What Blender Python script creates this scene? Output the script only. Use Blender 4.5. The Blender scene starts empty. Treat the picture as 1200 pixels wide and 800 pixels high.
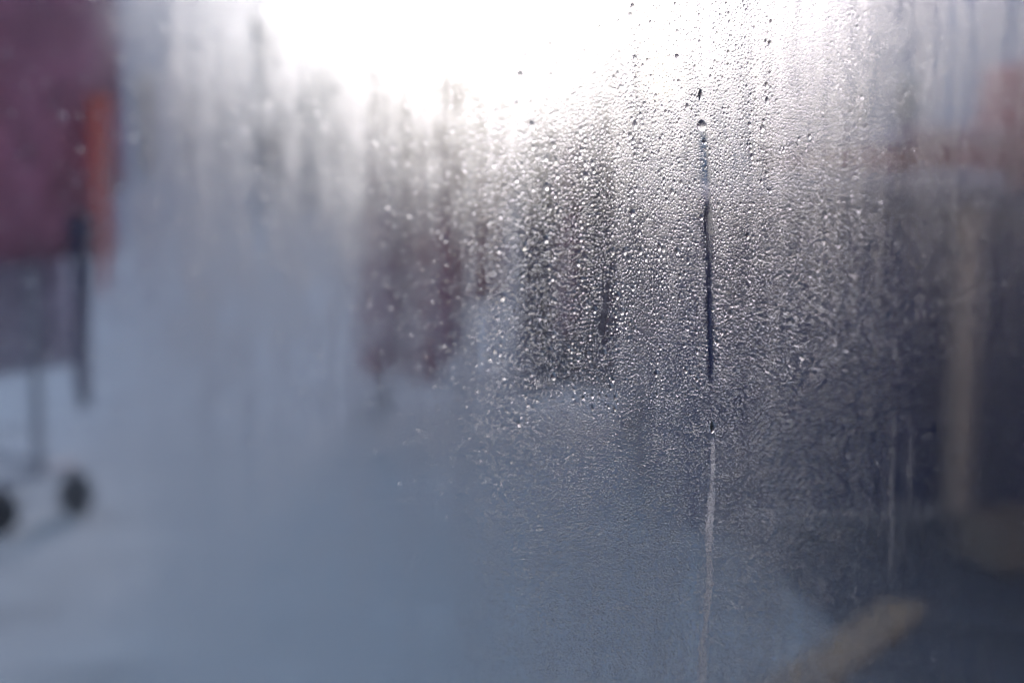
import bpy, math, random
import numpy as np
from mathutils import Vector, Matrix

random.seed(7)
rng = np.random.default_rng(11)
R = math.radians
scene = bpy.context.scene
C = scene.collection

# ------------------------------------------------------------------ camera, sky, sun, exposure
F_PX = 1200 * 50.0 / 36.0            # focal length in photograph pixels
CAM = Vector((0.0, 0.0, 1.0))
PITCH = math.atan(200 / F_PX)        # eye level lies 200 px above the middle of the photograph
cam_data = bpy.data.cameras.new('camera')
cam_data.lens = 50; cam_data.sensor_width = 36
cam_data.clip_start = 0.01; cam_data.clip_end = 2000
cam_data.dof.use_dof = True
cam_data.dof.focus_distance = 0.42
cam_data.dof.aperture_fstop = 6.3
cam = bpy.data.objects.new('camera', cam_data)
cam.location = CAM
cam.rotation_euler = (math.pi / 2 - PITCH, 0, 0)
C.objects.link(cam)
scene.camera = cam

SUN_EL, SUN_AZ = R(18.5), R(5.6)
world = bpy.data.worlds.new('World'); scene.world = world; world.use_nodes = True
wn = world.node_tree.nodes; wl = world.node_tree.links
sky = wn.new('ShaderNodeTexSky'); sky.sky_type = 'NISHITA'; sky.sun_disc = False
sky.sun_elevation = SUN_EL; sky.sun_rotation = SUN_AZ
sky.air_density = 1.0; sky.dust_density = 0.8; sky.ozone_density = 3.0
wn['Background'].inputs[1].default_value = 0.15
wl.new(sky.outputs[0], wn['Background'].inputs[0])

sun_d = bpy.data.lights.new('sun', 'SUN'); sun_d.energy = 0.55; sun_d.angle = R(11)
sun_d.color = (1.0, 0.82, 0.87)
sun = bpy.data.objects.new('sun', sun_d); C.objects.link(sun)
sun_dir = Vector((math.cos(SUN_EL) * math.sin(SUN_AZ), math.cos(SUN_EL) * math.cos(SUN_AZ), math.sin(SUN_EL)))
sun.rotation_euler = sun_dir.to_track_quat('Z', 'Y').to_euler()
sun.location = sun_dir * 50

scene.view_settings.view_transform = 'Standard'
scene.view_settings.look = 'None'
scene.view_settings.exposure = 1.15
scene.view_settings.gamma = 1.0
cy = scene.cycles
cy.max_bounces = 14; cy.transmission_bounces = 12; cy.glossy_bounces = 4; cy.diffuse_bounces = 3
cy.transparent_max_bounces = 16
cy.sample_clamp_indirect = 6.0
cy.caustics_refractive = True; cy.caustics_reflective = False
cy.use_denoising = True; cy.denoising_input_passes = 'RGB'

# ------------------------------------------------------------------ helpers
def ray(px, py):
    x = (px - 600) / F_PX; y = (400 - py) / F_PX
    c, s = math.cos(PITCH), math.sin(PITCH)
    return Vector((x, c + y * s, -s + y * c))
def ground(px, py, z=0.0):
    d = ray(px, py); k = (z - CAM.z) / d.z
    return CAM + d * k
def at(px, py, Y):
    d = ray(px, py); return CAM + d * (Y / d.y)

# the window plane: left side near the camera, right side running away
WYAW = R(44)
P0 = at(800, 400, 0.42); P0.z = 0
U = Vector((math.cos(WYAW), math.sin(WYAW), 0)); N = Vector((-math.sin(WYAW), math.cos(WYAW), 0))
def on_glass(px, py):
    d = ray(px, py); k = (P0 - CAM).dot(N) / d.dot(N)
    p = CAM + d * k
    return (p - P0).dot(U), p.z                      # window coordinates (along, height)

def nodes(name):
    m = bpy.data.materials.new(name); m.use_nodes = True
    nt = m.node_tree; nt.nodes.clear()
    out = nt.nodes.new('ShaderNodeOutputMaterial')
    return m, nt, out
def solid(name, col, rough=0.7, var=0.25, scale=20.0, spec=0.5, metal=0.0, bump=0.0, stretch=(1, 1, 1), sheen=0.0, thru=0.0):
    m, nt, out = nodes(name)
    p = nt.nodes.new('ShaderNodeBsdfPrincipled')
    p.inputs['Roughness'].default_value = rough; p.inputs['Metallic'].default_value = metal
    p.inputs['Specular IOR Level'].default_value = spec
    if sheen: p.inputs['Sheen Weight'].default_value = sheen
    tc = nt.nodes.new('ShaderNodeTexCoord'); mp = nt.nodes.new('ShaderNodeMapping')
    mp.inputs['Scale'].default_value = stretch
    n = nt.nodes.new('ShaderNodeTexNoise'); n.inputs['Scale'].default_value = scale; n.inputs['Detail'].default_value = 6
    r = nt.nodes.new('ShaderNodeValToRGB')
    r.color_ramp.elements[0].position = 0.3; r.color_ramp.elements[1].position = 0.7
    r.color_ramp.elements[0].color = tuple(c * (1 - var) for c in col) + (1,)
    r.color_ramp.elements[1].color = tuple(min(1, c * (1 + var)) for c in col) + (1,)
    L = nt.links.new
    L(tc.outputs['Object'], mp.inputs[0]); L(mp.outputs[0], n.inputs['Vector']); L(n.outputs[0], r.inputs[0])
    L(r.outputs[0], p.inputs['Base Color'])
    if bump:
        b = nt.nodes.new('ShaderNodeBump'); b.inputs['Strength'].default_value = bump
        L(n.outputs[0], b.inputs['Height']); L(b.outputs[0], p.inputs['Normal'])
    if thru:                                            # thin cloth lets some light through
        tl = nt.nodes.new('ShaderNodeBsdfTranslucent'); L(r.outputs[0], tl.inputs[0])
        mx = nt.nodes.new('ShaderNodeMixShader'); mx.inputs[0].default_value = thru
        L(p.outputs[0], mx.inputs[1]); L(tl.outputs[0], mx.inputs[2]); L(mx.outputs[0], out.inputs[0])
    else:
        L(p.outputs[0], out.inputs[0])
    return m

class MB:
    def __init__(self): self.v = []; self.f = []; self.smooth = []
    def add(self, v, f, smooth=False):
        o = len(self.v); self.v += [tuple(x) for x in v]
        self.f += [tuple(i + o for i in q) for q in f]; self.smooth += [smooth] * len(f)
        return self
    def box(self, a, b, bev=0.0):
        (x0, y0, z0), (x1, y1, z1) = a, b
        if not bev:
            v = [(x0,y0,z0),(x1,y0,z0),(x1,y1,z0),(x0,y1,z0),(x0,y0,z1),(x1,y0,z1),(x1,y1,z1),(x0,y1,z1)]
            f = [(0,3,2,1),(4,5,6,7),(0,1,5,4),(1,2,6,5),(2,3,7,6),(3,0,4,7)]
            return self.add(v, f)
        # bevelled box: eight corners cut back into three points each
        v = []; idx = {}
        for i, x in enumerate((x0, x1)):
            for j, y in enumerate((y0, y1)):
                for k, z in enumerate((z0, z1)):
                    sx, sy, sz = (1 if i == 0 else -1), (1 if j == 0 else -1), (1 if k == 0 else -1)
                    idx[i, j, k] = len(v)
                    v += [(x, y + sy*bev, z + sz*bev), (x + sx*bev, y, z + sz*bev), (x + sx*bev, y + sy*bev, z)]
        f = []
        def q(*a): f.append(tuple(idx[c] + d for c, d in a))
        for i in (0, 1):
            o = [(i,0,0),(i,1,0),(i,1,1),(i,0,1)]; o = o if i else o[::-1]; q(*[(c, 0) for c in o])
            o = [(0,i,0),(1,i,0),(1,i,1),(0,i,1)]; o = o[::-1] if i else o; q(*[(c, 1) for c in o])
            o = [(0,0,i),(1,0,i),(1,1,i),(0,1,i)]; o = o if i else o[::-1]; q(*[(c, 2) for c in o])
        for j in (0, 1):
            for k in (0, 1):
                q(((0,j,k),1),((1,j,k),1),((1,j,k),2),((0,j,k),2))
                q(((j,0,k),0),((j,1,k),0),((j,1,k),2),((j,0,k),2))
                q(((j,k,0),0),((j,k,1),0),((j,k,1),1),((j,k,0),1))
        for c in idx: f.append((idx[c], idx[c]+1, idx[c]+2))
        return self.add(v, f)
    def tube(self, pts, r, n=10, cap=True):
        pts = [Vector(p) for p in pts]
        rs = r if isinstance(r, (list, tuple)) else [r] * len(pts)
        v = []; f = []
        for i, p in enumerate(pts):
            t = (pts[min(i+1, len(pts)-1)] - pts[max(i-1, 0)]).normalized()
            a = Vector((0, 0, 1)) if abs(t.z) < 0.9 else Vector((1, 0, 0))
            e1 = t.cross(a).normalized(); e2 = t.cross(e1)
            for k in range(n):
                w = 2 * math.pi * k / n
                v.append(p + (e1 * math.cos(w) + e2 * math.sin(w)) * rs[i])
        for i in range(len(pts) - 1):
            for k in range(n):
                a, b = i*n + k, i*n + (k+1) % n
                f.append((a, b, b + n, a + n))
        if cap:
            f.append(tuple(range(n))[::-1]); f.append(tuple((len(pts)-1)*n + k for k in range(n)))
        return self.add(v, f, True)
    def build(self, name, mat, parent=None):
        me = bpy.data.meshes.new(name)
        me.from_pydata(self.v, [], self.f)
        me.polygons.foreach_set('use_smooth', self.smooth)
        me.materials.append(mat); me.update()
        import bmesh
        bm = bmesh.new(); bm.from_mesh(me); bmesh.ops.recalc_face_normals(bm, faces=bm.faces[:]); bm.to_mesh(me); bm.free()
        o = bpy.data.objects.new(name, me); C.objects.link(o)
        if parent: o.parent = parent
        return o

def tag(o, label, cat, group=None):
    o['label'] = label; o['category'] = cat
    if group: o['group'] = group
    return o
def struct(o): o['kind'] = 'structure'; return o
def empty(name, loc=(0, 0, 0), rz=0.0):
    o = bpy.data.objects.new(name, None); o.location = loc; o.rotation_euler = (0, 0, rz)
    o.empty_display_size = 0.1; C.objects.link(o); return o

# ------------------------------------------------------------------ materials
M = {}
M['asphalt'] = solid('pale paving', (0.43, 0.435, 0.41), 0.85, 0.2, 3.0, 0.25, bump=0.1)
M['plaster_in'] = solid('interior plaster', (0.13, 0.12, 0.12), 0.8, 0.08, 4)
M['floor_in'] = solid('interior boards', (0.12, 0.075, 0.045), 0.5, 0.3, 6, stretch=(1, 8, 1))
M['frame'] = solid('painted window frame', (0.09, 0.09, 0.095), 0.45, 0.1, 30)
M['wood'] = solid('pale timber', (0.52, 0.35, 0.26), 0.6, 0.3, 9, stretch=(1, 1, 6), bump=0.1)
M['wood_x'] = solid('pale timber boards', (0.58, 0.36, 0.23), 0.6, 0.3, 9, stretch=(6, 1, 1), bump=0.1)
M['navy_board'] = solid('navy painted boards', (0.012, 0.02, 0.085), 0.5, 0.3, 10, stretch=(1, 1, 5))
M['ochre'] = solid('ochre timber', (0.42, 0.25, 0.12), 0.7, 0.3, 9, stretch=(1, 6, 1), bump=0.1)
M['old_wood'] = solid('weathered timber', (0.27, 0.17, 0.12), 0.7, 0.3, 9, stretch=(6, 1, 1), bump=0.1)
M['darkening_mat'] = solid('ground darkening mat', (0.022, 0.026, 0.045), 0.75, 0.3, 12)
M['dark_mat'] = solid('dark stained slats', (0.04, 0.04, 0.055), 0.6, 0.4, 12)
M['maroon'] = solid('maroon wool', (0.42, 0.17, 0.25), 0.9, 0.4, 9, 0.2, sheen=0.2, thru=.3)
M['maroon_red'] = solid('burgundy cloth', (0.52, 0.05, 0.10), 0.9, 0.3, 14, 0.2, sheen=0.2, thru=.5)
M['mauve'] = solid('grey mauve cloth', (0.56, 0.50, 0.58), 0.9, 0.3, 12, 0.2, sheen=0.2, thru=.3)
M['navy'] = solid('navy cloth', (0.008, 0.014, 0.06), 0.9, 0.3, 25, 0.2, sheen=0.1)
M['orange'] = solid('orange red knit', (0.85, 0.15, 0.055), 0.9, 0.25, 40, 0.2, sheen=0.2, thru=.6)
M['red'] = solid('red cloth', (0.72, 0.10, 0.12), 0.9, 0.2, 25, 0.2, sheen=0.2, thru=.2)
M['charcoal'] = solid('charcoal cloth', (0.055, 0.030, 0.045), 0.9, 0.3, 25, 0.2, sheen=0.1)
M['steel'] = solid('grey enamelled tube', (0.36, 0.36, 0.40), 0.5, 0.1, 60)
M['rubber'] = solid('black rubber', (0.008, 0.008, 0.012), 0.6, 0.2, 40)
M['tyre'] = solid('black wheel rubber', (0.004, 0.004, 0.008), 0.9, 0.2, 40, 0.1)
M['render_l'] = solid('grey blue render', (0.50, 0.50, 0.54), 0.85, 0.15, 0.6)
M['render_r'] = solid('rosy brick render', (0.55, 0.43, 0.44), 0.85, 0.15, 0.6)
M['render_f'] = solid('pale stone render', (0.36, 0.34, 0.33), 0.85, 0.15, 0.6)
M['roof'] = solid('slate roof', (0.07, 0.07, 0.08), 0.7, 0.2, 2)
M['trim'] = solid('white window trim', (0.6, 0.6, 0.6), 0.6, 0.05, 5)
M['pane_far'] = solid('dark window glass', (0.03, 0.035, 0.045), 0.5, 0.2, 2, 0.2)

# clear window glass: light passes straight, with a little mirror reflection that grows with the angle
def glass_mat():
    m, nt, out = nodes('window glass'); L = nt.links.new
    tr = nt.nodes.new('ShaderNodeBsdfTransparent'); tr.inputs[0].default_value = (0.95, 0.96, 0.98, 1)
    gl = nt.nodes.new('ShaderNodeBsdfGlossy'); gl.inputs['Roughness'].default_value = 0.0
    lw = nt.nodes.new('ShaderNodeLayerWeight'); lw.inputs[0].default_value = 0.5
    pw = nt.nodes.new('ShaderNodeMath'); pw.operation = 'POWER'; pw.inputs[1].default_value = 5
    ma = nt.nodes.new('ShaderNodeMath'); ma.operation = 'MULTIPLY_ADD'; ma.inputs[1].default_value = 0.96; ma.inputs[2].default_value = 0.04
    mx = nt.nodes.new('ShaderNodeMixShader')
    L(lw.outputs['Facing'], pw.inputs[0]); L(pw.outputs[0], ma.inputs[0]); L(ma.outputs[0], mx.inputs[0])
    L(tr.outputs[0], mx.inputs[1]); L(gl.outputs[0], mx.inputs[2]); L(mx.outputs[0], out.inputs[0])
    return m
M['glass'] = glass_mat()

# breath of fine mist on the glass: a thin sheet of water whose two faces are rough in streaks and patches
MIST = (0.05, 0.52, 0.14, 0.70)                       # roughness of thin and dense mist, least and most cover
PX = 0.0004                                           # metres on the glass per photograph pixel, at the slant of the pane
RUNS = [((825, 150), (834, 458), 4.6*PX, .05), ((836, 512), (825, 860), 3.2*PX, .95), ((712, 330), (706, 402), 5*PX, .12),
        ((1047, 485), (1044, 690), 3.2*PX, .36), ((1066, 478), (1067, 600), 2.8*PX, .30)]
def mist_mat():
    m, nt, out = nodes('fine mist of condensation'); L = nt.links.new
    tc = nt.nodes.new('ShaderNodeTexCoord')
    def noise(scale, stretch, detail=4, off=(0, 0, 0)):
        mp = nt.nodes.new('ShaderNodeMapping'); mp.inputs['Scale'].default_value = stretch; mp.inputs['Location'].default_value = off
        n = nt.nodes.new('ShaderNodeTexNoise'); n.inputs['Scale'].default_value = scale; n.inputs['Detail'].default_value = detail
        L(tc.outputs['Object'], mp.inputs[0]); L(mp.outputs[0], n.inputs['Vector']); return n.outputs[0]
    def math_(op, a, b, clamp=False):
        n = nt.nodes.new('ShaderNodeMath'); n.operation = op; n.use_clamp = clamp
        for i, x in enumerate((a, b)):
            if isinstance(x, (int, float)): n.inputs[i].default_value = x
            else: L(x, n.inputs[i])
        return n.outputs[0]
    streak = noise(120, (1, 1, 0.045), 3)
    patch = noise(22, (1, 1, 0.5), 3, (3, 0, 1))
    fine = noise(150, (1, 1, 0.8), 3, (7, 0, 2))
    s = math_('ADD', math_('MULTIPLY', streak, 0.42), math_('MULTIPLY', patch, 0.30))
    s = math_('ADD', s, math_('MULTIPLY', fine, 0.28))
    dn = nt.nodes.new('ShaderNodeMapRange')             # how much of the glass the mist covers
    dn.inputs['From Min'].default_value = 0.37; dn.inputs['From Max'].default_value = 0.63
    dn.inputs['To Min'].default_value = MIST[2]; dn.inputs['To Max'].default_value = MIST[3]
    L(s, dn.inputs['Value'])
    # the mist thins out towards the near jamb and again towards the far one
    sx = nt.nodes.new('ShaderNodeSeparateXYZ'); L(tc.outputs['Object'], sx.inputs[0])
    def ramp(x0, x1, lo, hi):
        n = nt.nodes.new('ShaderNodeMapRange'); n.interpolation_type = 'SMOOTHSTEP'
        for k_, v_ in zip(('From Min', 'From Max', 'To Min', 'To Max'), (x0, x1, lo, hi)): n.inputs[k_].default_value = v_
        wob = math_('ADD', sx.outputs[0], math_('MULTIPLY', math_('SUBTRACT', patch, .5), .03))
        L(wob, n.inputs['Value']); return n.outputs[0]
    # and is heaviest over the near half
    cover = math_('MULTIPLY', dn.outputs[0], math_('MULTIPLY', ramp(on_glass(90, 400)[0], on_glass(230, 400)[0], .10, 1.5),
                                                   ramp(on_glass(560, 400)[0], on_glass(1120, 400)[0], 1.0, .40)))
    # two places where the mist has begun to clear
    for (px, py, rx, rz_, cut) in ((668, 330, 80, 190, .72), (495, 350, 75, 130, .42)):
        (xc_, zc_) = on_glass(px, py); ex = abs(on_glass(px + rx, py)[0] - on_glass(px - rx, py)[0])/2; ez = abs(on_glass(px, py + rz_)[1] - on_glass(px, py - rz_)[1])/2
        dx = math_('DIVIDE', math_('SUBTRACT', math_('ADD', sx.outputs[0], math_('MULTIPLY', math_('SUBTRACT', streak, .5), .04)), xc_), ex)
        dz = math_('DIVIDE', math_('SUBTRACT', sx.outputs[2], zc_), ez)
        rr = math_('ADD', math_('MULTIPLY', dx, dx), math_('MULTIPLY', dz, dz))
        g_ = math_('MULTIPLY', math_('SUBTRACT', 1.3, rr, True), cut)
        cover = math_('MULTIPLY', cover, math_('SUBTRACT', 1.0, g_))
    # run-off: where water ran the mist is washed away, below it the track has misted over again evenly
    for (pa, pb, hw, target) in RUNS:
        (xa, za), (xb, zb) = on_glass(*pa), on_glass(*pb); sl = (xa - xb)/(za - zb)
        xc = math_('ADD', math_('MULTIPLY', math_('SUBTRACT', sx.outputs[2], zb), sl), xb)
        wig = math_('MULTIPLY', math_('SUBTRACT', noise(90, (.2, 1, 1), 2), .5), hw*2.2)
        dist = math_('ABSOLUTE', math_('SUBTRACT', math_('ADD', sx.outputs[0], wig), xc), 0)
        inx = math_('SUBTRACT', 1.4, math_('DIVIDE', dist, hw), True)
        iz = math_('MULTIPLY', math_('MULTIPLY', math_('SUBTRACT', sx.outputs[2], zb), 300, True), math_('MULTIPLY', math_('SUBTRACT', za, sx.outputs[2]), 300, True))
        k_ = math_('MULTIPLY', inx, iz)
        cover = math_('ADD', math_('MULTIPLY', cover, math_('SUBTRACT', 1.0, k_)), math_('MULTIPLY', k_, target))
    def refr(rough):
        rf = nt.nodes.new('ShaderNodeBsdfRefraction'); rf.inputs['IOR'].default_value = 1.33
        rf.inputs['Color'].default_value = (0.98, 0.985, 0.985, 1); rf.inputs['Roughness'].default_value = rough
        return rf.outputs[0]
    mx = nt.nodes.new('ShaderNodeMixShader')
    L(cover, mx.inputs[0]); L(refr(MIST[0]), mx.inputs[1]); L(refr(MIST[1]), mx.inputs[2])
    L(mx.outputs[0], out.inputs[0])
    return m
M['mist'] = mist_mat()
def water_mat(name, rough):
    m, nt, out = nodes(name)
    g = nt.nodes.new('ShaderNodeBsdfGlass'); g.inputs['IOR'].default_value = 1.33; g.inputs['Roughness'].default_value = rough
    nt.links.new(g.outputs[0], out.inputs[0]); return m
M['drops'] = water_mat('condensed water', 0.06)
M['water'] = water_mat('running water', 0.0)
M['milky'] = water_mat('misted water', 0.5)
M['soft'] = water_mat('thinly misted water', 0.3)

# ------------------------------------------------------------------ ground and buildings outside, room inside
WT0, WT1, WZ0, WZ1 = -0.95, 1.05, 0.52, 2.05          # window opening in wall coordinates
def wl_(t, n, z): return P0 + U * t + N * n + Vector((0, 0, z))

street = struct(MB().add([(-400, -200, 0), (400, -200, 0), (400, 700, 0), (-400, 700, 0)], [(0, 1, 2, 3)]).build('street', M['asphalt']))

room = empty('front_wall', P0, WYAW); struct(room)
b = MB()
W0, W1, WH, TH = -2.6, 3.4, 2.9, 0.22
b.box((W0, -TH/2, 0), (WT0, TH/2, WH)).box((WT1, -TH/2, 0), (W1, TH/2, WH))
b.box((WT0, -TH/2, 0), (WT1, TH/2, WZ0)).box((WT0, -TH/2, WZ1), (WT1, TH/2, WH))
b.build('wall_panel', M['plaster_in'], room)
def room_piece(name, a, c, mat):
    o = MB().box(a, c).build(name, mat); o.location = P0; o.rotation_euler = (0, 0, WYAW); return struct(o)
room_piece('floor', (W0, -4.5, 0.004), (W1, -TH/2, 0.02), M['floor_in'])
room_piece('ceiling', (W0, -4.5, WH), (W1, TH/2, WH + 0.15), M['plaster_in'])
room_piece('wall_left', (W0 - 0.15, -4.5, 0), (W0, TH/2, WH), M['plaster_in'])
room_piece('wall_right', (W1, -4.5, 0), (W1 + 0.15, TH/2, WH), M['plaster_in'])
room_piece('wall_back', (W0 - 0.15, -4.65, 0), (W1 + 0.15, -4.5, WH), M['plaster_in'])

b = MB(); OW, OH = 9.0, 6.5  # white outside wall, out of view, added to bounce sunlight onto the street objects
b.box((-OW, TH/2 + .003, 0), (WT0, TH/2 + .06, OH)).box((WT1, TH/2 + .003, 0), (OW, TH/2 + .06, OH))
b.box((WT0, TH/2 + .003, 0), (WT1, TH/2 + .06, WZ0)).box((WT0, TH/2 + .003, WZ1), (WT1, TH/2 + .06, OH))
M['bounce_render'] = solid('white bounce render', (0.78, 0.75, 0.71), 0.85, 0.06, 3)
ow = struct(b.build('bounce_wall', M['bounce_render'])); ow.location = P0; ow.rotation_euler = (0, 0, WYAW)

def building(label, x0, x1, y0, y1, h, mat, roof=2.0, floors=3, bays=4, group=None):
    cx, cy_ = (x0 + x1) / 2, (y0 + y1) / 2
    t = empty('town_house', (cx, cy_, 0)); tag(t, label, 'building', group)
    w, d = (x1 - x0) / 2, (y1 - y0) / 2
    MB().box((-w, -d, 0), (w, d, h)).build('wall', mat, t)
    e = 0.35
    rf = MB().add([(-w-e, -d-e, h), (w+e, -d-e, h), (w+e, d+e, h), (-w-e, d+e, h), (-w-e, 0, h+roof), (w+e, 0, h+roof)],
             [(0, 1, 5, 4), (2, 3, 4, 5), (3, 0, 4), (1, 2, 5), (3, 2, 1, 0)]).build('roof', M['roof'], t)
    MB().box((w*0.3, -0.4, h + roof*0.5), (w*0.3 + 0.9, 0.4, h + roof + 0.9)).build('chimney', mat, rf)
    fh = h / floors
    # windows on the front and on the side that faces the street
    faces = [('f', 2*w, bays)] + ([('s', 2*d, max(2, int(2*d/3)))])
    side = 1 if cx < 0 else -1
    for kind, ln, nb in faces:
        for k in range(floors):
            for i in range(nb):
                c = -ln/2 + ln*(i+0.5)/nb; z = k*fh + fh*0.3; ww, hh = 0.55, fh*0.5
                if kind == 'f':
                    fr = MB().box((c-ww-.08, -d-.06, z-.08), (c+ww+.08, -d+.02, z+hh+.08)).build('window', M['trim'], t)
                    MB().box((c-ww, -d-.07, z), (c+ww, -d-.062, z+hh)).build('pane', M['pane_far'], fr)
                else:
                    xa = side*w
                    fr = MB().box((xa-.05, c-ww-.08, z-.08), (xa+.05, c+ww+.08, z+hh+.08)).build('window', M['trim'], t)
                    xb = xa + side*.052
                    MB().box((min(xb, xb+side*.008), c-ww, z), (max(xb, xb+side*.008), c+ww, z+hh)).build('pane', M['pane_far'], fr)
    return t
building('tall grey blue town house behind the clothes rail', -15.0, -6.0, 22, 34, 9.5, M['render_l'])
building('pale stone town house further down the street past the grey one', -13.5, -5.2, 38, 50, 8.5, M['render_f'])
building('rosy brick town house behind the navy counter', 6.2, 17.0, 21, 33, 9.0, M['render_r'])
building('grey town house further down the street past the rosy brick one', 5.6, 15.0, 37, 49, 8.0, M['render_l'])

building('long low pale hall added to hide the yellow sky at the street end', -16, 18, 74, 86, 4.2, M['render_f'], 1.2, 1, 9)  # added to cover the yellow glow of the sky at the horizon

# ------------------------------------------------------------------ clothes rails and garments
def cloth_tube(mb, rows, n=28):
    """rows: (cx, z, half width, half depth, ripple, phase)"""
    v = []; f = []
    for cx, z, a, d, rp, ph in rows:
        for k in range(n):
            w = 2 * math.pi * k / n
            rr = 1 + rp * math.sin(5 * w + ph) + rp * 0.6 * math.sin(9 * w + 2.1 * ph)
            sg = lambda x, e: math.copysign(abs(x) ** e, x)
            v.append((cx + a * sg(math.cos(w), 0.8) * (1 + 0.2 * rp * math.sin(7*w)), d * sg(math.sin(w), 0.8) * rr, z))
    for i in range(len(rows) - 1):
        for k in range(n):
            a, b2 = i*n + k, i*n + (k+1) % n
            f.append((a, b2, b2 + n, a + n))
    f.append(tuple(range(n))[::-1]); f.append(tuple((len(rows)-1)*n + k for k in range(n)))
    mb.add(v, f, True)
def garment(name, label, cat, mat, loc, rz, length, hw=0.22, flare=1.1, sleeve=0.5, group=None, depth=0.045):
    """hangs from loc (the rail) by a hanger; local X is the shoulder line"""
    t = empty(name, loc, rz); tag(t, label, cat, group)
    ph = random.uniform(0, 6)
    z0 = -0.10
    rows = [(0, z0, 0.055, 0.03, 0, ph), (0, z0-.02, 0.075, 0.035, 0, ph), (0, z0-.045, hw*0.65, depth*.8, 0, ph), (0, z0-.075, hw*0.95, depth*.9, .02, ph),
            (0, z0-.11, hw, depth, .04, ph)]
    k = 9
    for i in range(1, k + 1):
        q = i / k
        rows.append((0.012*math.sin(3*q + ph), z0 - .11 - (length - .11) * q, hw * (0.93 + (flare - 0.93) * q) , depth * (1 + 0.35*q), .05 + .22*q, ph + q*1.5))
    mb = MB(); cloth_tube(mb, rows)
    mb.build('body', mat, t)
    if sleeve:
        for s in (-1, 1):
            sm = MB(); rws = []
            for i in range(8):
                q = i / 7
                rws.append((s*(hw*0.93 + 0.035*q**.5), z0 - .075 - sleeve*q, 0.052*(1 - .3*q), 0.048*(1 - .25*q), .06 + .08*q, ph + s + 2*q))
            cloth_tube(sm, rws, 16); sm.build('sleeve', mat, t)
    hm = MB()
    pts = [(0.0, 0, -0.10), (0, 0, -0.035)] + [(0.022*math.sin(a)+0.0, 0, 0.0 - 0.022*math.cos(a) + 0.008) for a in [i*math.pi/6 for i in range(1, 9)]]
    hm.tube(pts, 0.002, 6); hm.tube([(-hw*.85, 0, z0-.06), (0, 0, -.10), (hw*.85, 0, z0-.06)], 0.006, 6)
    hm.build('hanger', M['steel'], t)
    return t
def scarf(label, mat, loc, rz, length, w, group=None, thick=0.016, fringe=True, taper=1.0):
    """a strip of cloth tied at its top and hanging"""
    t = empty('scarf', loc, rz); tag(t, label, 'scarf', group)
    ph = random.uniform(0, 6); rows = []
    for i in range(15):
        q = i / 14
        rows.append((0.008*math.sin(4*q + ph), -length*q, w * (0.55 + 0.45*min(1, q*5)) * (1 + (taper-1)*q), thick * (1 + .3*math.sin(5*q)), .12, ph + 2*q))
    mb = MB(); cloth_tube(mb, rows, 20); mb.build('cloth', mat, t)
    kn = MB(); kn.tube([(0, -.014, -.03), (0, -.022, -.01), (0, 0, .012), (0, .022, -.01), (0, .014, -.03)], [w*.45]*5, 8); kn.build('knot', mat, t)
    if fringe:
        fm = MB()
        for i in range(9):
            x = (-1 + 2*i/8) * w * taper * .85
            fm.tube([(x, 0, -length + .01), (x + random.uniform(-.004, .004), 0, -length - .05)], [.003, .0015], 5)
        fm.build('fringe', mat, t)
    return t
def clothes_rail(label, end, rz, length, height, foot=0.32, wheel_r=0.054):
    """end: ground point under the first upright; the rail runs along local +X"""
    t = empty('clothes_rail', end, rz); tag(t, label, 'clothes rail', 'wheeled clothes rails out on the street')
    r = 0.0135; zb = 2*wheel_r + 0.035
    for x in (0, length):
        MB().tube([(x, 0, zb), (x, 0, height)], r, 12).build('upright', M['steel'], t)
        MB().tube([(x, -foot/2, zb), (x, foot/2, zb)], r*1.05, 12).build('foot_bar', M['steel'], t)
        for s in (-1, 1):
            y = s * foot/2
            c = MB(); c.tube([(x, y, zb), (x, y, zb - .03)], .009, 8)
            for sx in (-1, 1):
                c.box((x + sx*.027 - .0025, y - .013, wheel_r - .008), (x + sx*.027 + .0025, y + .017, zb - .028))
            c.box((x - .0245, y - .016, zb - .034), (x + .0245, y + .016, zb - .028))
            fk = c.build('castor', M['rubber'], t)
            wmb = MB(); prof = [(-.0225, .72), (-.0225, .92), (-.015, 1), (.015, 1), (.0225, .92), (.0225, .72)]
            v = []; f = []; n = 24
            for dx, k in prof:
                for j in range(n):
                    a = 2*math.pi*j/n; v.append((x + dx, y + .004 + wheel_r*k*math.cos(a), wheel_r + wheel_r*k*math.sin(a)))
            for i in range(len(prof)-1):
                for j in range(n): f.append((i*n+j, i*n+(j+1) % n, (i+1)*n+(j+1) % n, (i+1)*n+j))
            f.append(tuple(range(n))); f.append(tuple((len(prof)-1)*n + j for j in range(n))[::-1])
            wmb.add(v, f, True); wmb.build('wheel', M['tyre'], fk)
    MB().tube([(-.11, 0, height), (length + .11, 0, height)], r, 12).build('top_bar', M['steel'], t)
    MB().tube([(0, 0, zb + .03), (length, 0, zb + .03)], r*.9, 12).build('base_bar', M['steel'], t)
    return t

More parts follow.
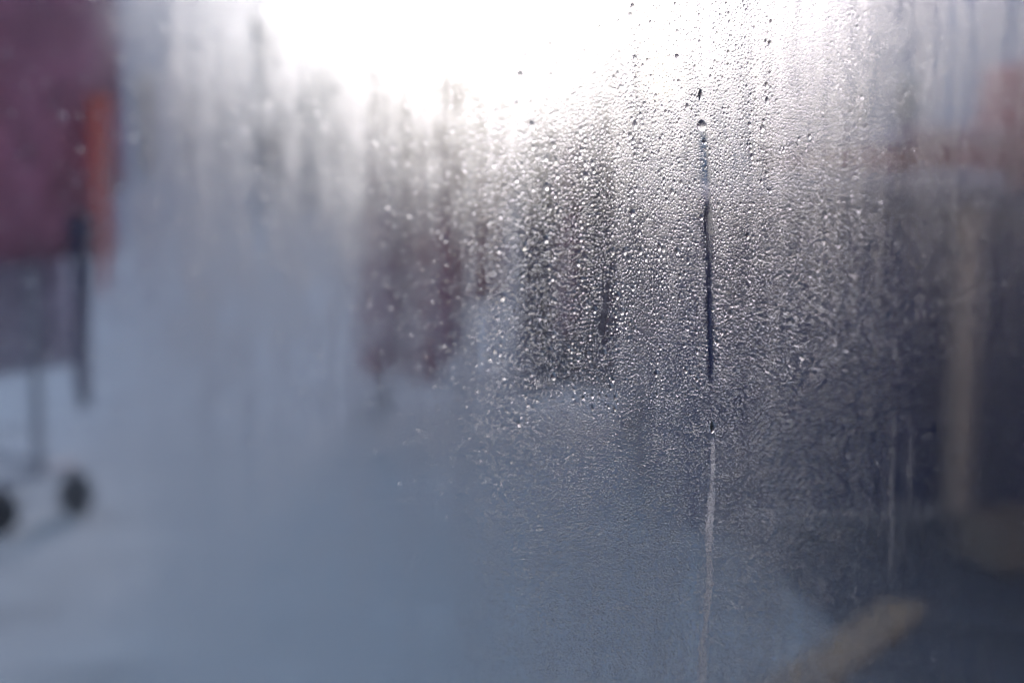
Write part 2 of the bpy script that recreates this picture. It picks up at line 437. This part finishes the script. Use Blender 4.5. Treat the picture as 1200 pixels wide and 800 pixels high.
# near rail: its end foot shows two castors; the rail runs away to the left
ca, cb = ground(92, 600), ground(2, 624)
mid = (ca + cb) / 2
fdir = (ca - cb); FOOT = fdir.length
rail_dir = Vector((-fdir.y, fdir.x, 0)).normalized()
RZ = math.atan2(rail_dir.y, rail_dir.x)
H1 = 1.72
clothes_rail('wheeled clothes rail hung with maroon, mauve and navy clothing', mid, RZ, 1.25, H1, FOOT)
def on_rail(base, d, s, h): return base + d * s + Vector((0, 0, h - 0.004 + 0.0215))
gz = RZ + math.pi / 2
G1 = 'clothes hung on the near rail'
garment('jacket', 'short maroon wool jacket hung first on the near rail', 'jacket', M['maroon'], on_rail(mid, rail_dir, -.06, H1), gz - .02, 0.88, 0.235, 1.05, .62, G1)
garment('dress', 'long grey mauve dress reaching below the maroon jacket', 'dress', M['mauve'], on_rail(mid, rail_dir, .12, H1), gz, 1.21, 0.21, 1.12, 0, G1)
garment('coat', 'long maroon coat hung behind the mauve dress', 'coat', M['maroon'], on_rail(mid, rail_dir, .30, H1), gz, 1.12, 0.22, 1.1, .6, G1)
garment('coat', 'burgundy coat in the middle of the near rail', 'coat', M['maroon_red'], on_rail(mid, rail_dir, .46, H1), gz, 1.0, 0.22, 1.1, .6, G1)
garment('dress', 'second grey mauve dress towards the far end of the near rail', 'dress', M['mauve'], on_rail(mid, rail_dir, .64, H1), gz, 1.15, 0.21, 1.12, 0, G1)
garment('jacket', 'charcoal jacket near the far end of the near rail', 'jacket', M['charcoal'], on_rail(mid, rail_dir, .84, H1), gz, .8, 0.22, 1.05, .6, G1)
# scarves looped round the shoulder ends of the first hangers
side = fdir.normalized()
def scarf_at(px, py_top, py_bot, off, *a, **k):
    base = mid + rail_dir * off
    # point on the shoulder line seen at that column
    d = ray(px, 300); den = d.x * side.y - d.y * side.x
    q = (base.x * d.y - base.y * d.x) / (side.y * -d.x + side.x * d.y) * -1
    p = base + side * q
    zt = at(px, py_top, p.y).z; zb = at(px, py_bot, p.y).z
    return p, zt, zt - zb
p, zt, ln = scarf_at(122, 118, 325, -0.16)
scarf('orange red knitted scarf tied at the shoulder of the maroon jacket', M['orange'], (p.x, p.y, zt), RZ + math.pi/2 + .5, ln, .045, 'scarves tied to the near rail', taper=.75)
p, zt, ln = scarf_at(94, 262, 458, -0.12)
scarf('narrow navy scarf dangling below the orange red one', M['navy'], (p.x, p.y, zt), RZ + math.pi/2 + .6, ln, .08, 'scarves tied to the near rail')

# far rail with two bunches of clothes and a gap between them
fa = ground(440, 497); fb = ground(738, 505)
fd = (fb - fa); L2 = fd.length; fd.normalize(); RZ2 = math.atan2(fd.y, fd.x)
H2 = 1.62
clothes_rail('wheeled clothes rail with burgundy clothes at one end, dark ones at other', fa, RZ2, L2, H2, .4)
G2 = 'clothes hung on the far rail'
k = 0
for s, nm, mt, ln, lb in [(.05, 'dress', 'maroon_red', 1.32, 'burgundy dress at the outer end of the far rail'),
                      (.13, 'coat', 'maroon', 1.24, 'maroon coat second on the far rail beside the end burgundy dress'),
                      (.21, 'dress', 'maroon_red', 1.34, 'burgundy dress between two maroon coats on the far rail'),
                      (.30, 'coat', 'maroon', 1.26, 'maroon coat next to the gap on the far rail'),
                      (.38, 'jacket', 'maroon_red', 1.05, 'burgundy jacket bordering the gap on the far rail'),
                      (.62, 'coat', 'charcoal', 1.38, 'charcoal coat bordering the gap on the far rail'),
                      (.70, 'coat', 'navy', 1.36, 'navy coat between charcoal and maroon coats on the far rail'),
                      (.79, 'coat', 'maroon', 1.15, 'maroon coat among the dark coats on the far rail'),
                      (.87, 'coat', 'charcoal', 1.36, 'charcoal coat second from the dark end of the far rail'),
                      (.95, 'coat', 'navy', 1.34, 'navy coat at the dark end of the far rail')]:
    garment(nm, lb, nm, M[mt], on_rail(fa, fd, s * L2, H2), RZ2 + math.pi/2 + random.uniform(-.5, .5), ln, .21, 1.1, .58 if nm != 'dress' else 0, G2)

# ------------------------------------------------------------------ market counter with red cloth goods
ck = ground(1120, 604)                              # foot of the middle post
cdir = Vector((math.cos(R(8)), math.sin(R(8)), 0)); CRZ = R(8)
TOPZ = at(1120, 226, ck.y).z
ct = empty('market_counter', ck, CRZ); tag(ct, 'navy boarded market counter with pale timber posts and red cloth piles', 'counter')
CL, CR_, CD = -0.78, 1.55, 0.62
for x in (CL, 0.0, CR_/2 + .1, CR_):
    MB().box((x-.031, -.031, 0), (x+.031, .031, TOPZ-.03), .004).build('post', M['navy_board' if x == CL else 'wood'], ct)
for x in (CL, CR_):
    MB().box((x-.036, CD-.036, 0), (x+.036, CD+.036, TOPZ-.03), .004).build('post', M['wood'], ct)
nb = 17; bw = (CR_ - CL) / nb
for i in range(nb):
    x = CL + i*bw
    MB().box((x+.003, .040 + .002*(i % 2), .004 + .001*(i % 3)), (x+bw-.003, .060 + .002*(i % 2), TOPZ-.034), .002).build('plank', M['navy_board'], ct)
for i in range(5):
    y = -.06 + i*(CD+.12)/5
    MB().box((CL-.06, y+.002, TOPZ-.028), (CR_+.06, y+(CD+.12)/5-.002, TOPZ + .001*(i % 2)), .003).build('top_board', M['navy_board'], ct)
for s in (CL, CR_):
    for i in range(4):
        y = .045 + i*(CD-.09)/4
        MB().box((s-.012, y+.003, .005), (s+.012, y+(CD-.09)/4-.003, TOPZ-.034), .002).build('end_plank', M['navy_board'], ct)
# folded cloth on the counter
def folded(label, x, y, z, w, d, h, mat, rz, group):
    t = MB(); n = 14
    v = []; f = []; prof = []
    for i in range(n):                              # a rounded fold on the front, layered behind
        a = -math.pi/2 + math.pi*i/(n-1)
        prof.append((-d/2 + .5*h - .5*h*math.cos(a), h/2 + h/2*math.sin(a)))
    prof += [(d/2, h), (d/2, h*.52), (d/2 - .02, h*.5), (d/2, h*.47), (d/2, 0)]
    m_ = len(prof); S = 7
    for j in range(S):
        x_ = -w/2 + w*j/(S-1)
        for (yy, zz) in prof: v.append((x_, yy + .004*math.sin(3*j + yy*20), zz*(1 + .05*math.sin(2.3*j) - (.12 if j in (0, S-1) else 0))))
    for j in range(S-1):
        for i in range(m_): f.append((j*m_+i, j*m_+(i+1) % m_, (j+1)*m_+(i+1) % m_, (j+1)*m_+i))
    f.append(tuple(range(m_))); f.append(tuple((S-1)*m_+i for i in range(m_))[::-1])
    t.add(v, f, True)
    o = t.build('folded_cloth', mat)
    p = Matrix.Rotation(CRZ, 4, 'Z') @ Vector((x, y, 0)) + ck
    o.location = (p.x, p.y, z); o.rotation_euler = (0, 0, CRZ + rz)
    return tag(o, label, 'folded cloth', group)
GC = 'folded cloths piled on the market counter'
for x, cnt, mts, nm in [(-.30, 3, ['mauve', 'maroon_red', 'mauve'], 'low pile beside the end of the counter'),
                    (.0, 3, ['mauve', 'maroon_red', 'maroon'], 'pile above the middle post'),
                    (.37, 6, ['red'] * 6, 'tall all red pile on the counter'),
                    (.72, 6, ['red', 'red', 'red', 'red', 'maroon_red', 'red'], 'mixed red pile past the tall red one'),
                    (1.08, 5, ['red', 'red', 'red', 'maroon', 'red'], 'last pile towards the far counter end')]:
    z = TOPZ + .003
    for i in range(cnt):
        h = random.uniform(.05, .066)
        pos = ['lowest', 'second lowest', 'third lowest', 'fourth lowest', 'fifth lowest', 'sixth lowest'][i]
        folded('%s folded %s cloth in the %s' % (pos, {'red': 'red', 'maroon': 'maroon', 'maroon_red': 'burgundy', 'mauve': 'grey mauve'}[mts[i]], nm),
               x, .24 + random.uniform(-.02, .02), z, .29, .36, h, M[mts[i]], random.uniform(-.06, .06), GC)
        z += h * 1.05 + .002

# timber duckboard and a crate in front of the counter
d0, d1, d2 = ground(908, 812), ground(1034, 744), ground(1215, 752)
e1 = (d1 - d0); e2 = (d2 - d1)
rzp = math.atan2(e1.y, e1.x) - math.pi/2 + .10
db = empty('duckboard', d1, rzp); tag(db, 'low duckboard of dark slats with ochre timber edge before counter', 'duckboard')
LW, LD, LWE = 1.5, 0.95, .102
MB().box((0, -LD, .0), (.10, 0, .085), .004).build('edge_board', M['ochre'], db)
MB().box((LWE, -.10, .0), (LW-.072, 0, .085), .004).build('edge_board', M['dark_mat'], db)
MB().box((LWE, -LD, .0), (LW-.072, -LD+.07, .085), .004).build('edge_board', M['old_wood'], db)
MB().box((LW-.07, -LD, .0), (LW, 0, .085), .004).build('edge_board', M['old_wood'], db)
ns = 8; sw = (LD-.18)/ns
for i in range(ns):
    y = -LD + .074 + i*sw
    MB().box((.104, y+.006, .035), (LW-.074, y+sw-.006, .068 + .002*(i % 2)), .003).build('slat', M['dark_mat'], db)
mt_ = empty('darkening_mat', ck, CRZ); tag(mt_, 'dark mat added to darken the ground along the foot of the navy counter', 'mat')  # dark sheet added to darken the bright ground before the counter
MB().box((CL+.06, -.95, .002), (CR_, -.040, .010), .003).build('base_sheet', M['darkening_mat'], mt_)
for i in range(12):
    x = CL + .09 + i*(CR_ - CL - .12)/12
    MB().box((x, -.94, .0105), (x + .10, -.06, .015), .002).build('tread', M['darkening_mat'], mt_)
cr = ground(1196, 664); cr.z = .016; tcr = empty('wooden_crate', cr, R(14)); tag(tcr, 'small slatted timber crate on the dark mat by the counter', 'crate')
w, d, h = .12, .09, .13
for sx in (-1, 1):
    for sy in (-1, 1):
        MB().box((sx*(w-.015)-.012, sy*(d-.015)-.012, 0), (sx*(w-.015)+.012, sy*(d-.015)+.012, h), .002).build('corner_post', M['old_wood'], tcr)
for i in range(2):
    z0, z1 = .012 + i*.06, .062 + i*.06
    for s in (-1, 1):
        MB().box((-w, s*(d+.004)-.004, z0), (w, s*(d+.004)+.004, z1)).build('slat', M['old_wood'], tcr)
        MB().box((s*(w+.004)-.004, -d, z0), (s*(w+.004)+.004, d, z1)).build('slat', M['old_wood'], tcr)
MB().box((-w+.004, -d+.004, .005), (w-.004, d-.004, .011)).build('bottom_board', M['wood_x'], tcr)

# ------------------------------------------------------------------ the window with its condensation
win = empty('shop_window', P0, WYAW); tag(win, 'large shop window pane misted over with condensation', 'window')
fw = .06
MB().box((WT0, -.05, WZ0), (WT0+fw, .06, WZ1), .004).build('frame_post', M['frame'], win)
MB().box((WT1-fw, -.05, WZ0), (WT1, .06, WZ1), .004).build('frame_post', M['frame'], win)
MB().box((WT0+fw, -.05, WZ0), (WT1-fw, .06, WZ0+fw), .004).build('frame_rail', M['frame'], win)
MB().box((WT0+fw, -.05, WZ1-fw), (WT1-fw, .06, WZ1), .004).build('frame_rail', M['frame'], win)
MB().box((WT0-.06, -.24, WZ0-.03), (WT1+.06, -.052, WZ0-.001), .004).build('sill', M['wood_x'], win)
MB().box((WT0+fw-.01, .0010, WZ0+fw-.01), (WT1-fw+.01, .0060, WZ1-fw+.01)).build('glass_pane', M['glass'], win)
MB().box((WT0+fw, .0004, WZ0+fw), (WT1-fw, .0008, WZ1-fw)).build('condensation_film', M['mist'], win)

# trickles and beads in glass coordinates, taken from their places in the photograph
def path(pts): return [on_glass(*p) for p in pts]
tracks = []                                           # (points, half width): droplets keep off these
def ribbon(name, label, cat, pts, widths, height, mat, group=None, n=9):
    """a low convex body of water lying on the inner face of the glass"""
    P = [np.array(p) for p in pts]
    Q = []; Wd = []
    for i in range(len(P)-1):                         # resample with a little wander
        m_ = max(2, int(np.linalg.norm(P[i+1]-P[i]) / .0025))
        for j in range(m_):
            t = j / m_; Q.append(P[i]*(1-t) + P[i+1]*t); Wd.append(widths[i]*(1-t) + widths[i+1]*t)
    Q.append(P[-1]); Wd.append(widths[-1])
    tracks.append((np.array(Q), np.array(Wd)))
    v = []; f = []; m_ = len(Q)
    for i in range(m_):
        wob = 1 + .25*math.sin(i*.7 + len(Q)) + random.uniform(-.2, .2)
        w = Wd[i] * wob * (0.3 if i in (0, m_-1) else 1)
        cxo = w*(.35*math.sin(i*.43) + .25*math.sin(i*.19 + 1))
        for k in range(n):
            a = -1 + 2*k/(n-1)
            v.append((Q[i][0] + cxo + a*w, .0002 - height*(w/max(widths))*(1 - a*a), Q[i][1]))
    for i in range(m_-1):
        for k in range(n-1): f.append((i*n+k, i*n+k+1, (i+1)*n+k+1, (i+1)*n+k))
    mb = MB(); mb.add(v, f, True)
    base = []                                         # flat back against the glass
    for i in range(m_):
        base += [v[i*n], v[i*n+n-1]]
    mb.add(base, [(2*i, 2*i+2, 2*i+3, 2*i+1) for i in range(m_-1)], False)
    me = bpy.data.meshes.new(name); me.from_pydata(mb.v, [], mb.f); me.polygons.foreach_set('use_smooth', mb.smooth)
    me.materials.append(mat); me.update()
    import bmesh
    bm = bmesh.new(); bm.from_mesh(me)
    # orient: domes face the room (-Y), backs face the glass (+Y)
    for fc in bm.faces:
        fc.normal_update()
        if (fc.normal.y > 0) == fc.smooth: fc.normal_flip()
    bm.to_mesh(me); bm.free()
    o = bpy.data.objects.new(name, me); C.objects.link(o); o.location = P0; o.rotation_euler = (0, 0, WYAW)
    return tag(o, label, cat, group)
GT = 'trickles of water down the window'
ribbon('water_trickle', 'long dark clear trickle running down through the dense droplets', 'trickle',
       path([(826, 150), (829, 200), (832, 280), (832, 360), (834, 420), (834, 456)]), [1.8*PX, 3*PX, 5*PX, 4.2*PX, 4.4*PX, 2*PX], .00004, M['water'], GT)
ribbon('water_trickle', 'long pale misted trickle continuing down below the hanging bead', 'trickle',
       path([(836, 512), (834, 560), (833, 620), (832, 680), (827, 740), (824, 830)]), [2*PX, 3.6*PX, 4.4*PX, 3.6*PX, 4*PX, 3.4*PX], .00006, M['milky'], GT)
ribbon('water_trickle', 'short dark trickle smear beside the long dark one', 'trickle',
       path([(712, 335), (710, 360), (706, 385), (708, 400)]), [2*PX, 4.5*PX, 3*PX, 2*PX], .00006, M['water'], GT)
ribbon('water_trickle', 'soft pale trickle in front of the navy counter boards', 'trickle',
       path([(1047, 488), (1046, 560), (1045, 640), (1044, 690)]), [1.5*PX, 3*PX, 3*PX, 1.5*PX], .00001, M['soft'], GT)
ribbon('water_trickle', 'second, fainter pale trickle beside the soft one before the counter', 'trickle',
       path([(1066, 480), (1067, 540), (1066, 600)]), [1.2*PX, 2.4*PX, 1.2*PX], .00001, M['soft'], GT)
ribbon('water_trickle', 'pale trickle starting level with the bright glare beside long dark one', 'trickle',
       path([(828, -20), (829, 40), (826, 85)]), [4*PX, 4.5*PX, 3*PX], .00002, M['milky'], GT)
GB = 'beads of water hanging on the window'
def bead(label, px, py, half_w, half_h, height):
    """a hanging drop: heavier towards its foot, flat against the glass"""
    t, z = on_glass(px, py); S, K = 18, 7; v = []; f = []
    tracks.append((np.array([[t, z + half_h*q] for q in (-.7, 0, .6)]), np.array([half_w]*3)))
    for i in range(K):
        q = 1 - i/K
        for k_ in range(S):
            a_ = 2*math.pi*k_/S; sz = math.sin(a_)
            w_ = half_w*(1 - .30*max(0, sz) + .05*math.sin(3*a_ + px))
            v.append((t + w_*q*math.cos(a_), .0002 - height*(1 - q*q)**.8, z + half_h*q*sz - half_h*.22*(1 - q)))
    v.append((t, .0002 - height, z - half_h*.22)); top = len(v) - 1
    for i in range(K-1):
        for k_ in range(S): f.append((i*S+k_, i*S+(k_+1) % S, (i+1)*S+(k_+1) % S, (i+1)*S+k_))
    for k_ in range(S): f.append(((K-1)*S+k_, (K-1)*S+(k_+1) % S, top))
    mb = MB(); mb.add(v, f, True); mb.add(v[:S], [tuple(range(S))[::-1]], False)
    me = bpy.data.meshes.new('water_bead'); me.from_pydata(mb.v, [], mb.f); me.polygons.foreach_set('use_smooth', mb.smooth)
    me.materials.append(M['water']); me.update()
    if me.polygons[0].normal.y > 0: me.flip_normals()
    o = bpy.data.objects.new('water_bead', me); C.objects.link(o); o.location = P0; o.rotation_euler = (0, 0, WYAW)
    return tag(o, label, 'bead', GB)
bead('narrow dark bead hanging between the dark and the pale trickle', 835, 500, 3.6*PX, 8*PX*.62, .0009)
bead('slim dark bead at the top of the long dark trickle', 821, 111, 2.6*PX, 8*PX*.62, .0007)
bead('round pale bead just above the long dark trickle', 823, 147, 6*PX, 7*PX*.62, .0006)
bead('small bead caught part way down the long dark trickle', 826, 166, 3*PX, 4*PX*.62, .0005)

# droplets: packed, largest first
def droplets():
    corners = [on_glass(x, y) for x in (-40, 1240) for y in (-40, 840)]
    t0 = min(c[0] for c in corners) - .015; t1 = max(c[0] for c in corners) + .02
    # visible band of the pane (a little beyond the frame), as a function of t
    def zr(t):
        l0, l1 = on_glass(-40, -60), on_glass(-40, 860); r0, r1 = on_glass(1240, -60), on_glass(1240, 860)
        q = (t - l0[0]) / (r0[0] - l0[0])
        return l1[1] + (r1[1]-l1[1])*q, l0[1] + (r0[1]-l0[1])*q
    from mathutils import noise as mn
    cell = .0023; grid = {}
    BA = [(on_glass(x, 400)[0], k) for x, k in ((-60, .004), (140, .012), (430, .012), (530, .06), (600, .45), (670, 1.0), (890, 1.0), (970, .45), (1060, .10), (1300, .03))]
    ZF = on_glass(800, 470)[1]
    out = []
    tr = []
    for q, w in tracks:
        for (a, b_), ww in zip(q, w): tr.append((a, b_, ww))
    tgrid = {}
    for a, b_, ww in tr: tgrid.setdefault((int(a//.004), int(b_//.004)), []).append((a, b_, ww*random.uniform(.45, 1.15)))
    classes = [(.00075, .00120, 2200), (.00050, .00078, 22000), (.00032, .00052, 110000), (.00019, .00034, 330000)]
    for r0, r1, tries in classes:
        T = rng.uniform(t0, t1, tries); Zq = rng.uniform(0, 1, tries); Rr = rng.uniform(r0, r1, tries); Kp = rng.uniform(0, 1, tries)
        for t, zq, r, kp in zip(T.tolist(), Zq.tolist(), Rr.tolist(), Kp.tolist()):
            za, zb = zr(t); z = za + (zb - za)*zq
            band = BA[-1][1]
            for (ta, ka), (tb, kb) in zip(BA, BA[1:]):
                if t < tb: band = ka + (kb-ka)*max(0, (t-ta)/(tb-ta)); break
            if kp > band: continue                          # thickest in the middle of the pane, sparse towards both jambs
            kp /= band
            p = mn.noise(Vector((t*45, 0, z*18))) + 1.0*mn.noise(Vector((t*190, 3, z*6)))
            if r > .0005 and (kp > .5 + p or band < .3): continue          # big ones come in patches
            if r <= .0005 and kp < -.30 - p*.9: continue
            if z < ZF and r > .00042*(1 + .5*(kp > .97)): continue   # finer lower down
            i, j = int(t//cell), int(z//cell); ok = True
            for a in (i-1, i, i+1):
                for b_ in (j-1, j, j+1):
                    for (x, y, rr) in grid.get((a, b_), ()):
                        if (x-t)**2 + (y-z)**2 < ((rr + r)*.93)**2: ok = False; break
                    if not ok: break
                if not ok: break
            if not ok: continue
            ii, jj = int(t//.004), int(z//.004)
            for a in (ii-1, ii, ii+1):
                for b_ in (jj-1, jj, jj+1):
                    for (x, y, rr) in tgrid.get((a, b_), ()):
                        if (x-t)**2 + (y-z)**2 < (rr + r)**2: ok = False; break
                    if not ok: break
                if not ok: break
            if not ok: continue
            grid.setdefault((i, j), []).append((t, z, r)); out.append((t, z, r))
    D = np.array(out); n = len(D); S = 7
    ang = np.arange(S)*2*np.pi/S
    # template: rim, shoulder ring, top point, then a second rim for the flat back
    jit = 1 + rng.uniform(-.14, .14, (n, S))
    rot = rng.uniform(0, 6.28, n)
    ca_ = np.cos(ang[None] + rot[:, None]); sa_ = np.sin(ang[None] + rot[:, None])
    asp = rng.uniform(.95, 1.22, n)
    steep = np.clip((on_glass(800, 300)[1] - D[:, 1])/.06, 0, 1)      # heavier beading lower down
    hgt = D[:, 2] * rng.uniform(.20, .44, n) * (1 + .7*steep)
    V = np.zeros((n, 3*S+1, 3))
    rim_x = D[:, 0, None] + D[:, 2, None]*jit*ca_; rim_z = D[:, 1, None] + (D[:, 2]*asp)[:, None]*jit*sa_
    V[:, :S, 0] = rim_x; V[:, :S, 2] = rim_z; V[:, :S, 1] = .0002
    V[:, S:2*S, 0] = D[:, 0, None] + D[:, 2, None]*.66*jit*ca_; V[:, S:2*S, 2] = D[:, 1, None] + (D[:, 2]*asp)[:, None]*(.66*jit*sa_ - .06)
    V[:, S:2*S, 1] = .0002 - (hgt*.68)[:, None]
    V[:, 2*S, 0] = D[:, 0]; V[:, 2*S, 2] = D[:, 1] - D[:, 2]*.08; V[:, 2*S, 1] = .0002 - hgt
    V[:, 2*S+1:, 0] = rim_x; V[:, 2*S+1:, 2] = rim_z; V[:, 2*S+1:, 1] = .0002
    tri = []; sm = []
    for k in range(S):
        k2 = (k+1) % S
        tri += [(k, k2, S+k2), (k, S+k2, S+k), (S+k, S+k2, 2*S)]; sm += [True]*3
    for k in range(1, S-1): tri.append((2*S+1, 2*S+1+k+1, 2*S+1+k)); sm.append(False)
    tri = np.array(tri); nt_ = len(tri)
    Fc = (tri[None] + (np.arange(n)*(3*S+1))[:, None, None]).reshape(-1)
    me = bpy.data.meshes.new('condensation_droplets')
    me.vertices.add(n*(3*S+1)); me.vertices.foreach_set('co', V.reshape(-1).astype(np.float32))
    me.loops.add(len(Fc)); me.loops.foreach_set('vertex_index', Fc.astype(np.int32))
    me.polygons.add(n*nt_); me.polygons.foreach_set('loop_start', np.arange(0, len(Fc), 3, dtype=np.int32))
    me.polygons.foreach_set('use_smooth', np.tile(np.array(sm), n))
    me.materials.append(M['drops']); me.update(calc_edges=True); me.validate()
    ny = me.polygons[0].normal.y
    if ny > 0: me.flip_normals()
    o = bpy.data.objects.new('condensation_droplets', me); C.objects.link(o)
    o.location = P0; o.rotation_euler = (0, 0, WYAW)
    o['kind'] = 'stuff'; tag(o, 'dense fine droplets of condensation covering the window', 'condensation')
    print('DROPLETS', n, n*nt_)
droplets()
